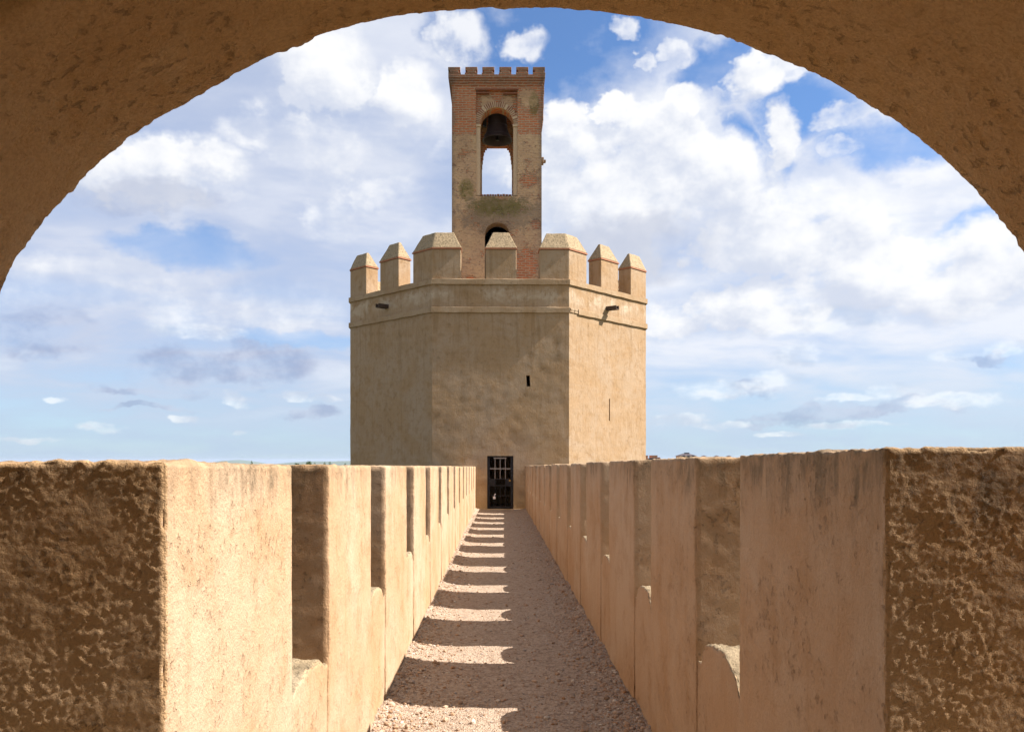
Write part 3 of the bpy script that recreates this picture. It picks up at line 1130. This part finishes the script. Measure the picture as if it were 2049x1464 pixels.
def ring_course(name, z0, z1, p, skip=None):
    mb = MB()
    n = .05
    A, B = oct_pts(AP - n), oct_pts(AP + p)
    for i in range(8):
        j = (i + 1) % 8
        a0, a1, b0, b1 = (Vector((*q, 0)) for q in (A[i], A[j], B[i], B[j]))
        if skip and i == skip[0]:
            f = skip[1] / SIDE
            a0, b0 = a0.lerp(a1, f), b0.lerp(b1, f)
        # subdivide lengthwise, slightly uneven
        K = 14
        V, Fc = [], []
        for k in range(K + 1):
            a_, b__ = a0.lerp(a1, k / K), b0.lerp(b1, k / K)
            q = .008 * math.sin(k * 2.1 + i) * (0 < k < K)
            w = .010 * math.sin(k * 1.3 + 2 * i) * (0 < k < K)
            V += [(a_.x, a_.y, z0), (b__.x, b__.y, z0 + q), (b__.x, b__.y, z1 - .03 + w), (a_.x, a_.y, z1 + .01)]
        for k in range(K):
            for s_ in range(4):
                Fc.append([4 * k + s_, 4 * k + (s_ + 1) % 4, 4 * k + 4 + (s_ + 1) % 4, 4 * k + 4 + s_])
        Fc += [[0, 3, 2, 1], [4 * K, 4 * K + 1, 4 * K + 2, 4 * K + 3]]
        mb.add(V, Fc)
    return mb.build(name, M['tower_trim'], tower)


ring_course('string_course', 7.185, 7.405, .065, skip=(1, .52))
ring_course('cornice', 8.215, 8.43, .065)

# the stretch of string course that has fallen, with its bricks laid bare
a, b_ = Vector((*OCT[1], 0)), Vector((*OCT[2], 0))
t_ = (b_ - a).normalized()
n_2 = Vector((t_.y, -t_.x, 0))
mb = MB()
for r_i in range(2):
    for k in range(2):
        c0 = a + t_ * (.035 + k * .245 + r_i * .03) + n_2 * .012
        mb.bar(c0 + Vector((0, 0, 7.25 + r_i * .088)), c0 + t_ * .215 + Vector((0, 0, 7.25 + r_i * .088)), .055, .072)
mb.build('bare_brick_patch', M['tower_trim'], tower, bevel=.006)


def tower_merlon(P0, path, z0, half_t=.30):
    """path: list of outer face points (left to right); built as body, brick course and hipped cap"""
    pts_o = [Vector((p[0], p[1], 0)) for p in path]
    cen = Vector((TC, TY, 0))
    n = len(pts_o)

    def offset(d):
        out = []
        for i, p in enumerate(pts_o):
            if n == 2:
                t = (pts_o[1] - pts_o[0]).normalized()
                nn = Vector((-t.y, t.x, 0))
                out.append(p + nn * d)
            else:
                if i == 1:
                    nn = (cen - p).normalized()
                    out.append(p + nn * d / math.cos(math.pi / 8))
                else:
                    t = (pts_o[1] - p).normalized() if i == 0 else (p - pts_o[1]).normalized()
                    nn = Vector((-t.y, t.x, 0))
                    out.append(p + nn * d)
        return out

    def grow(lst, g):
        l2 = [p.copy() for p in lst]
        l2[0] += (lst[0] - lst[1]).normalized() * g
        l2[-1] += (lst[-1] - lst[-2]).normalized() * g
        return l2
    T2 = 2 * half_t
    root = obj_prism('merlon', [(p.x, p.y) for p in offset(0) + offset(T2)[::-1]], z0, z0 + 1.09, M['tower'], tower, .02)
    bo, bi = grow(offset(-.03), .03), grow(offset(T2 + .03), .03)
    obj_prism('brick_course', [(p.x, p.y) for p in bo + bi[::-1]], z0 + 1.092, z0 + 1.145, M['red_tile'], root, .008)
    # cap
    zb, zt = z0 + 1.147, z0 + 1.147 + RNG.uniform(.60, .66)
    base_o, base_i = grow(offset(-.02), .02), grow(offset(T2 + .02), .02)
    ins = .27
    r_o, r_i = grow(offset(half_t - .05), -ins), grow(offset(half_t + .05), -ins)
    mb = MB()
    V = []
    for lst, zz_ in ((base_o, zb), (base_i, zb), (r_o, zt), (r_i, zt)):
        V += [(p.x, p.y, zz_) for p in lst]
    Fc = []
    o, i2, ro, ri = 0, n, 2 * n, 3 * n
    for k in range(n - 1):
        Fc += [[o + k, o + k + 1, ro + k + 1, ro + k], [i2 + k + 1, i2 + k, ri + k, ri + k + 1], [ro + k, ro + k + 1, ri + k + 1, ri + k], [o + k + 1, o + k, i2 + k, i2 + k + 1]]
    Fc += [[i2, o, ro, ri], [o + n - 1, i2 + n - 1, ri + n - 1, ro + n - 1]]
    # subdivide for an uneven, crumbly cap
    bm = bmesh.new()
    vs = [bm.verts.new(v) for v in V]
    for f in Fc:
        bm.faces.new([vs[q] for q in f])
    bmesh.ops.recalc_face_normals(bm, faces=bm.faces)
    bmesh.ops.bevel(bm, geom=list(bm.edges), offset=.018, segments=1, affect='EDGES')
    bmesh.ops.triangulate(bm, faces=bm.faces)
    for _ in range(3):
        lg = [e for e in bm.edges if e.calc_length() > .12]
        if lg:
            bmesh.ops.subdivide_edges(bm, edges=lg, cuts=1)
            bmesh.ops.triangulate(bm, faces=[f for f in bm.faces if len(f.verts) > 3])
    A = np.array([v.co[:] for v in bm.verts])
    nrm = np.array([v.normal[:] for v in bm.verts])
    A = A + nrm * (.010 * fbm(A * 4, 3))[:, None]
    bm.verts.index_update()
    Fc = [[v.index for v in f.verts] for f in bm.faces]
    bm.free()
    cp = obj('cap', A, Fc, M['cap'], root, smooth=True)
    cp.data.set_sharp_from_angle(angle=R(24))
    return root


def obj_prism(name, poly, z0, z1, mat, parent, bev):
    return MB().prism(poly, z0, z1).build(name, mat, parent, bevel=bev)


for i in range(8):
    a, b_ = np.array(OCT[i]), np.array(OCT[(i + 1) % 8])
    t = (b_ - a) / SIDE
    tower_merlon(None, [a + t * 1.95, a + t * 3.08], 8.41)
    c = np.array(OCT[(i + 2) % 8])
    t2 = (c - b_) / SIDE
    tower_merlon(None, [b_ - t * (1.08), b_, b_ + t2 * 1.05], 8.41)


# water spouts
def spout(face, u, z):
    a, b_ = Vector((*OCT[face], 0)), Vector((*OCT[(face + 1) % 8], 0))
    t = (b_ - a).normalized()
    nn = Vector((t.y, -t.x, 0))
    p = a + t * u + Vector((0, 0, z))
    mb = MB()
    w = .085
    q0, q1 = p - nn * .2, p + nn * .48
    mb.bar(q0, q1 - Vector((0, 0, .02)), .19, .03)
    for s_ in (-1, 1):
        mb.bar(q0 + t * s_ * w + Vector((0, 0, .06)), q1 + t * s_ * w + Vector((0, 0, .04)), .03, .15)
    mb.build('water_spout', M['wood'], tower, bevel=.004)


spout(7, SIDE - 2.63, 7.68)
spout(1, 2.36, 7.60)

# ---- iron gate in the doorway
GY = 30.10
gate_i = MB()
gx0, gx1 = -.40, .55
gate_i.box(gx0, gx0 + .09, GY - .02, GY + .03, .02, 1.95)
gate_i.box(gx1 - .10, gx1, GY - .02, GY + .03, .02, 1.95)
gate_i.box(gx0 + .09, gx1 - .10, GY - .02, GY + .03, 1.905, 1.95)
gate_i.box(gx0 + .09, gx1 - .10, GY - .02, GY + .03, .02, .10)
gt = gate_i.build('gate', M['iron'], tower, bevel=.003)
xa, xb = gx0 + .092, gx1 - .102


def pz(py):
    return CAM_Z + (HY - py) * GY / F_PX


def pxx(px):
    return (px - CX) * GY / F_PX


for py, mt, h in ((937.3, 'sunlit_iron', .035), (958.3, 'iron', .03), (971, 'iron', .035), (991.5, 'iron', .025)):
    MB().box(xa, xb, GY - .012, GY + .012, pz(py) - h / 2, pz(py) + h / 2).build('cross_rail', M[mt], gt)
MB().box(pxx(988), pxx(1013.5), GY - .012, GY + .012, pz(917.3), pz(915)).build('cross_rail', M['sunlit_iron'], gt)
for px in (990.6, 1000.8, 1011.3):
    MB().tube((pxx(px), GY, pz(957.5)), (pxx(px), GY, pz(917.5)), .013).build('bar', M['sunlit_iron'], gt)
    MB().tube((pxx(px), GY, .10), (pxx(px), GY, pz(972)), .011).build('bar', M['iron'], gt)
MB().box(xa, pxx(991.2), GY - .008, GY + .008, pz(970.2), pz(959.2)).build('lock_panel', M['iron'], gt)
MB().box(pxx(1011), xb, GY - .008, GY + .008, pz(970.2), pz(959.2)).build('lock_panel', M['iron'], gt)
MB().tube((pxx(1020), GY - .045, pz(961)), (pxx(1020), GY - .02, pz(961)), .035, n=14).build('keyhole', M['brass'], gt)

tg = MB()
cxp = pxx(989)
tg.box(cxp - .045, cxp + .045, GY - .045, GY - .018, pz(998.2), pz(992.5))
tg.bar((cxp, GY - .03, pz(992.5)), (cxp + .03, GY - .02, pz(987.2)), .022)
tg.bar((cxp + .03, GY - .02, pz(989.8)), (cxp + .035, GY - .015, pz(987.0)), .035)
tag(tg.build('padlock', M['white'], bevel=.008), 'small white padlock hanging on the lower bars of the black iron gate', 'padlock')


# ------------------------------------------------------------------ bell tower
BX0, BX1, BY0, BY1 = -1.925, 1.80, 34.0, 37.73
BZ0, BZ1 = 8.30, 17.32
bell_tower = empty('bell_tower', (-.06, 35.86, BZ0), 'slender weathered brick bell tower rising from the top of the octagonal tower', 'bell tower')
OCX, OH = -.06, .685
shell = MB()
lay = .13
# front: recessed frame layer, then the arch layer
loopf = arch_loop(OCX, .86, 12.74, 17.12, 0)
panel(shell, BX0, BX1, 11.70, BZ1, loopf, BY0, BY0 + lay)
loop1 = arch_loop(OCX, OH, 12.76, 15.72, .70)
panel(shell, BX0, BX1, 11.70, BZ1, loop1, BY0 + lay + .001, BY0 + .62)
# lower front with the niche
loopn = arch_loop(OCX + .02, .52, 8.6, 11.12, .52)
panel(shell, BX0, BX1, BZ0, 11.699, loopn, BY0, BY0 + .62)
# rear
rear = [(OCX - OH, 12.76), (OCX + OH, 12.76), (OCX + OH, 15.15)]
for w_, za, zb_ in ((.67, 15.15, 15.38), (.645, 15.38, 15.58), (.62, 15.58, 15.78), (.59, 15.78, 15.93), (.54, 15.93, 16.04), (.46, 16.04, 16.12)):
    rear += [(OCX + w_, za), (OCX + w_, zb_)]
rear += [(2 * OCX - q[0], q[1]) for q in rear[:1:-1]]
panel(shell, BX0, BX1, BZ0, BZ1, rear, BY1 - .62, BY1)
# sides
yc = (BY0 + BY1) / 2
panel(shell, BY0 + .621, BY1 - .621, BZ0, BZ1, arch_loop(yc, .95, 12.9, 15.6, .95), BX0 + .003, BX0 + .62, swap=True)
panel(shell, BY0 + .621, BY1 - .621, BZ0, BZ1, arch_loop(yc, .95, 12.9, 15.6, .95), BX1 - .62, BX1 - .003, swap=True)
shell.box(BX0 + .63, BX1 - .63, BY0 + .63, BY1 - .63, BZ0, 11.9)
shell.box(BX0 + .005, BX1 - .005, BY0 + .005, BY1 - .005, BZ1 + .001, BZ1 + .12)
shell.build('tower_body', M['brick'], bell_tower)
# niche backing
MB().box(OCX - .6, OCX + .64, BY0 + .63, BY0 + .75, 8.5, 11.8).build('niche_back', M['wood'], bell_tower)

# imposts, pale jamb strips
for s_ in (-1, 1):
    xi = OCX + s_ * (.775)
    MB().box(xi - .088, xi + .088, BY0 + .055, BY0 + lay - .002, 12.78, 15.62).build('jamb_strip', M['mortar'], bell_tower, bevel=.008)
    MB().box(xi - .115, xi + .115, BY0 + .02, BY0 + lay + .12, 15.63, 15.72).build('impost', M['mortar'], bell_tower, bevel=.01)

# arch ring of radial bricks
mb = MB()
NB = 33
for k in range(NB):
    a_ = R(-6) + (math.pi + R(12)) * (k + .5) / NB
    da = (math.pi + R(12)) / NB * .5
    for (w, mm, pr) in ((da * .94, 0, 0), (da * .46, 1, .008)):
        V = []
        ln = .22 + .05 * math.sin(k * 2.3) * math.sin(k * .9)
        if mm and k in (4, 11, 23):
            continue
        w = w * (1 + .25 * math.sin(k * 5.1)) if mm else w
        for y in (BY0 + .03 - pr, BY0 + lay - .003):
            for rr_, aa in ((.70, a_ - w), (.70 + ln, a_ - w * .95), (.70 + ln, a_ + w * .95), (.70, a_ + w)):
                V.append((OCX + rr_ * math.cos(aa), y, 15.74 + rr_ * math.sin(aa)))
        mb.add(V, [[0, 1, 2, 3], [7, 6, 5, 4], [0, 4, 5, 1], [1, 5, 6, 2], [2, 6, 7, 3], [3, 7, 4, 0]], mm)
mb.build('arch_ring', None, bell_tower, mats=[M['mortar'], M['voussoir']])
# sill bricks
mb = MB()
x = OCX - OH + .01
while x < OCX + OH - .08:
    w = random.uniform(.09, .13)
    mb.box(x, min(x + w, OCX + OH - .005), BY0 - .02, BY0 + .5, 12.762, 12.80 + random.uniform(0, .02))
    x += w + .012
mb.build('sill', M['voussoir'], bell_tower)
# frame moulding above the arch
mb = MB()
mb.box(OCX - .86, OCX - .30, BY0 - .02, BY0 + lay - .002, 17.00, 17.055)
mb.box(OCX + .26, OCX + .86, BY0 - .02, BY0 + lay - .002, 16.98, 17.03)
mb.box(OCX - .90, OCX + .90, BY0 - .045, BY0 - .001, 17.13, 17.19)
mb.build('frame_moulding', M['voussoir'], bell_tower, bevel=.01)

# niche arch ring
mb = MB()
for k in range(17):
    a_ = math.pi * (k + .5) / 17
    w = math.pi / 17 * .26
    V = []
    for y in (BY0 - .012, BY0 + .05):
        for rr_, aa in ((.54, a_ - w), (.74, a_ - w), (.74, a_ + w), (.54, a_ + w)):
            V.append((OCX + .02 + (rr_ - .04 * (rr_ > .6) * (1 + math.sin(k * 3.3))) * math.cos(aa), y, 11.12 + (rr_ - .04 * (rr_ > .6) * (1 + math.sin(k * 3.3))) * math.sin(aa)))
    mb.add(V, [[0, 1, 2, 3], [7, 6, 5, 4], [0, 4, 5, 1], [1, 5, 6, 2], [2, 6, 7, 3], [3, 7, 4, 0]])
mb.build('niche_ring', M['brick'], bell_tower)

# stepped cornice and small battlements
mb = MB()
for z0, z1, p in ((17.322, 17.40, .035), (17.402, 17.49, .07), (17.492, 17.58, .105), (17.582, 17.72, .14)):
    mb.box(BX0 - p, BX1 + p, BY0 - p, BY1 + p, z0, z1)
mb.build('cornice', M['brick'], bell_tower, bevel=.012)
p = .14


def merlonet(cx, cy, along_x):
    mb = MB()
    for z0, z1, hw in ((17.722, 17.80, .26), (17.801, 17.90, .185), (17.901, 18.03, .25)):
        j = random.uniform(-.012, .012)
        if along_x:
            mb.box(cx - hw + j, cx + hw + j, cy - .14 + abs(j), cy + .14, z0, z1)
        else:
            mb.box(cx - .14, cx + .14 - abs(j), cy - hw + j, cy + hw + j, z0, z1)
    mb.build('merlon', M['brick'], bell_tower, bevel=.014)


x0, x1, y0, y1 = BX0 - p + .25, BX1 + p - .25, BY0 - p + .14, BY1 + p - .14
for k in range(6):
    merlonet(x0 + (x1 - x0) * k / 5, y0, True)
    merlonet(x0 + (x1 - x0) * k / 5, y1, True)
for k in range(1, 5):
    yy = (BY0 - p + .25) + (BY1 - BY0 + 2 * p - .5) * k / 5
    merlonet(BX0 - p + .14, yy, False)
    merlonet(BX1 + p - .14, yy, False)
# corbelled strip up the right side and a broken stone lower down
mb = MB()
for k, (z0, z1, q) in enumerate(((15.72, 15.9, .04), (15.902, 16.4, .075), (16.402, 17.0, .09), (17.002, 17.318, .11))):
    mb.box(BX1 + .001, BX1 + q, BY0 + .02, BY0 + 1.3, z0, z1)
mb.build('side_corbel', M['brick'], bell_tower, bevel=.012)
mb = MB()
mb.box(BX1 + .001, BX1 + .10, BY0 + .1, BY0 + .5, 14.18, 14.40)
mb.box(BX1 + .101, BX1 + .19, BY0 + .15, BY0 + .42, 14.24, 14.31)
mb.build('broken_stone', M['brick'], bell_tower, bevel=.02)

# ------------------------------------------------------------------ bell
by = BY0 + 1.35
bz = 15.55
bell = empty('bell', (OCX + .02, by, bz), 'large dark bronze bell hanging in the arch of the brick bell tower', 'bell')
prof = [(.03, 1.30), (.16, 1.29), (.30, 1.25), (.365, 1.18), (.385, 1.08), (.40, .85), (.425, .60), (.47, .40), (.535, .22), (.60, .10), (.645, .03), (.655, 0), (.63, -.01),
        (.585, .03), (.53, .14), (.47, .28), (.41, .48), (.37, .8), (.33, 1.1), (.05, 1.18)]
mb = MB().lathe(prof, (OCX + .02, by, bz), 56)
for zz_, rr_ in ((.16, .572), (.19, .556), (1.02, .394), (.62, .428)):
    mb.lathe([(rr_ - .01, zz_ - .015), (rr_ + .014, zz_ - .012), (rr_ + .014, zz_ + .012), (rr_ - .012, zz_ + .015)], (OCX + .02, by, bz), 56)
mb.build('bell_body', M['bronze'], bell, smooth=True)
mb = MB()
mb.tube((OCX + .02, by, bz + 1.1), (OCX + .02, by, bz + .15), .025)
mb.tube((OCX + .02, by, bz + .18), (OCX + .02, by, bz + .02), .05, .08, 14)
mb.build('clapper', M['iron'], bell)
mb = MB()
mb.bar((BX0 + .60, by, bz + 1.42), (BX1 - .60, by, bz + 1.42), .22, .2)
mb.bar((OCX + .02, by, bz + 1.27), (OCX + .02, by, bz + 1.34), .2, .2)
mb.build('yoke', M['wood'], bell, bevel=.02)
mb = MB()
mb.bar((OCX - .52, by - .1, bz + .55), (OCX - .52, by - .1, bz + 1.0), .16, .16)
mb.bar((OCX - .52, by - .1, bz + .98), (OCX - .50, by - .05, bz + 1.35), .04, .04)
mb.build('hammer', M['iron'], bell, bevel=.01)


# ------------------------------------------------------------------ far houses on the right
def far(px, d):
    return (px - CX) * d / F_PX


def fz(py, d):
    return CAM_Z + (HY - py) * d / F_PX


GZ = -9.0


def windows(root, x0, x1, y, zs, n, mat='glass'):
    for z in zs:
        for k in range(n):
            xc = x0 + (x1 - x0) * (k + .5) / n
            MB().box(xc - .45, xc + .45, y - .05, y + .05, z, z + 1.2).build('window', M[mat], root)


D1 = 300
hs = empty('apartment_building', (far(1306, D1), D1, GZ), 'stepped terracotta apartment building just right of the octagonal tower on the horizon', 'building', 'distant town buildings')
b = MB()
b.box(far(1286, D1), far(1322, D1), D1, D1 + 10, GZ, fz(916.5, D1))
b.box(far(1288, D1), far(1297, D1), D1 + .4, D1 + 6, fz(916.5, D1) + .01, fz(911.5, D1))
b.box(far(1305, D1), far(1316, D1), D1 + .4, D1 + 6, fz(916.5, D1) + .01, fz(911.2, D1))
b.box(far(1316.1, D1), far(1321.5, D1), D1 + .5, D1 + 6, fz(916.5, D1) + .01, fz(914.5, D1))
b.build('wall', M['terracotta'], hs)
b = MB()
b.box(far(1304.4, D1), far(1316.6, D1), D1 + .2, D1 + 6.2, fz(911.2, D1) + .01, fz(910.6, D1))
b.box(far(1287.4, D1), far(1297.6, D1), D1 + .2, D1 + 6.2, fz(911.5, D1) + .01, fz(910.9, D1))
b.build('parapet', M['terracotta'], hs)
windows(hs, far(1298, D1), far(1320, D1), D1, (fz(919, D1) - .6,), 4)

hs = empty('house', (far(1378, D1), D1, GZ), 'cream house with a dark hipped roof above the right parapet wall', 'house', 'distant town buildings')
x0, x1 = far(1361, D1), far(1395, D1)
MB().box(x0 + .3, x1 - .3, D1 + .3, D1 + 8.7, GZ, fz(912, D1)).build('wall', M['cream'], hs)
ze, zr = fz(912, D1) + .01, fz(906.5, D1)
b = MB()
b.add([(x0 - .2, D1, ze), (x1 + .2, D1, ze), (x1 + .2, D1 + 9, ze), (x0 - .2, D1 + 9, ze), (x0 + 2.2, D1 + 4.5, zr), (x1 - 2.2, D1 + 4.5, zr)],
      [[0, 1, 5, 4], [1, 2, 5], [2, 3, 4, 5], [3, 0, 4], [3, 2, 1, 0]])
rf = b.build('roof', M['slate'], hs)
MB().box(x0 + 2.6, x0 + 4.2, D1 + 3.6, D1 + 5, zr - .5, fz(905, D1)).build('chimney', M['slate'], rf)
windows(hs, x0 + .5, x1 - .5, D1 + .3, (fz(917, D1),), 3)

hs = empty('terrace_building', (far(1450, D1), D1 + 4, GZ), 'long low cream building with small dark rooftop turrets beyond the right wall', 'building', 'distant town buildings')
x0, x1 = far(1397, D1), far(1640, D1)
MB().box(x0, x1, D1 + 4, D1 + 14, GZ, fz(915.2, D1)).build('wall', M['cream'], hs)
for px in (1416, 1442, 1467, 1520, 1560):
    xc = far(px, D1)
    t_o = MB().box(xc - .7, xc + .7, D1 + 5, D1 + 6.4, fz(915.2, D1) + .01, fz(913, D1)).build('turret', M['cream'], hs)
    MB().add([(xc - 1, D1 + 4.7, fz(913, D1) + .01), (xc + 1, D1 + 4.7, fz(913, D1) + .01), (xc + 1, D1 + 6.7, fz(913, D1) + .01), (xc - 1, D1 + 6.7, fz(913, D1) + .01), (xc, D1 + 5.7, fz(910.2, D1))],
             [[0, 1, 4], [1, 2, 4], [2, 3, 4], [3, 0, 4], [3, 2, 1, 0]]).build('turret_roof', M['slate'], t_o)


# ------------------------------------------------------------------ far trees on the left
def tree(px, tpy, wpx, d, label, seed):
    rng = np.random.default_rng(seed)
    x = far(px, d)
    top = fz(tpy, d)
    H = top - GZ
    w = wpx * d / F_PX / 2
    root = empty('tree', (x, d, GZ), label, 'tree', 'trees on the plain')
    b = MB()
    b.tube((x, d, GZ - .1), (x + .1, d, GZ + H * .55), .22, .12, 8)
    for k in range(6):
        a_ = k * 1.05 + seed
        b.tube((x, d, GZ + H * (.3 + .04 * k)), (x + math.cos(a_) * w * .7, d + math.sin(a_) * w * .7, GZ + H * (.5 + .06 * k)), .08, .03, 6)
    b.build('trunk', M['bark'], root)
    n = 700
    cl = rng.normal(size=(16, 3))
    cl /= np.linalg.norm(cl, axis=1)[:, None]
    cl *= rng.uniform(.35, .8, (16, 1))
    c = cl[rng.integers(0, 16, n)] + rng.normal(size=(n, 3)) * .17
    c = c * np.array([w, w, H * .36]) + np.array([x, d, GZ + H * .62])
    c[:, 2] = np.minimum(c[:, 2], top)
    q = rng.normal(size=(n, 2, 3))
    q /= np.linalg.norm(q, axis=2)[..., None]
    s = (rng.uniform(.18, .42, n) * max(.5, w / 2.2))[:, None]
    A, B = q[:, 0] * s, q[:, 1] * s
    V = np.stack([c - A, c - B, c + A, c + B], 1).reshape(-1, 3)
    Fq = np.arange(n * 4).reshape(n, 4)
    obj('crown', V, Fq, M['leaf'], root, smooth=False)


TR = [(504, 919.6, 9, 480, 'lone narrow dark tree above the nearest merlon of the sunlit wall', 3),
      (594, 924.5, 14, 520, 'low bushy tree at the left end of the clump above the nearest left gap', 4),
      (607, 923.0, 12, 500, 'mid-sized tree beside the tallest tree of the clump above the nearest left gap', 5),
      (619, 921.2, 17, 490, 'tallest and broadest tree of the clump above the nearest left gap', 6),
      (629, 924.2, 10, 505, 'small tree at the right end of the clump above the nearest left gap', 8),
      (650, 924.4, 12, 520, 'smaller of the two dark trees midway between the clump and the octagonal tower', 9),
      (660, 923.6, 13, 500, 'larger of the two dark trees midway between the clump and the octagonal tower', 10),
      (690, 924.0, 10, 480, 'small dark tree touching the left edge of the octagonal tower', 12)]
for q in TR:
    tree(*q)

# ------------------------------------------------------------------ air
hz_ = MB().box(-31000, 31000, -31000, 31000, -170, 26).build('haze', None)
hm = bpy.data.materials.new('haze_air')
hm.use_nodes = True
hm.node_tree.nodes.clear()
T = NT(hm.node_tree)
pv = T.n('ShaderNodeVolumePrincipled')
pv.inputs['Color'].default_value = (.60, .71, .88, 1)
pv.inputs['Density'].default_value = 4.2e-5
pv.inputs['Anisotropy'].default_value = .2
ho = T.n('ShaderNodeOutputMaterial')
T.put(ho.inputs['Volume'], pv.outputs[0])
hz_.data.materials.clear()
hz_.data.materials.append(hm)
tag(hz_, kind='stuff')
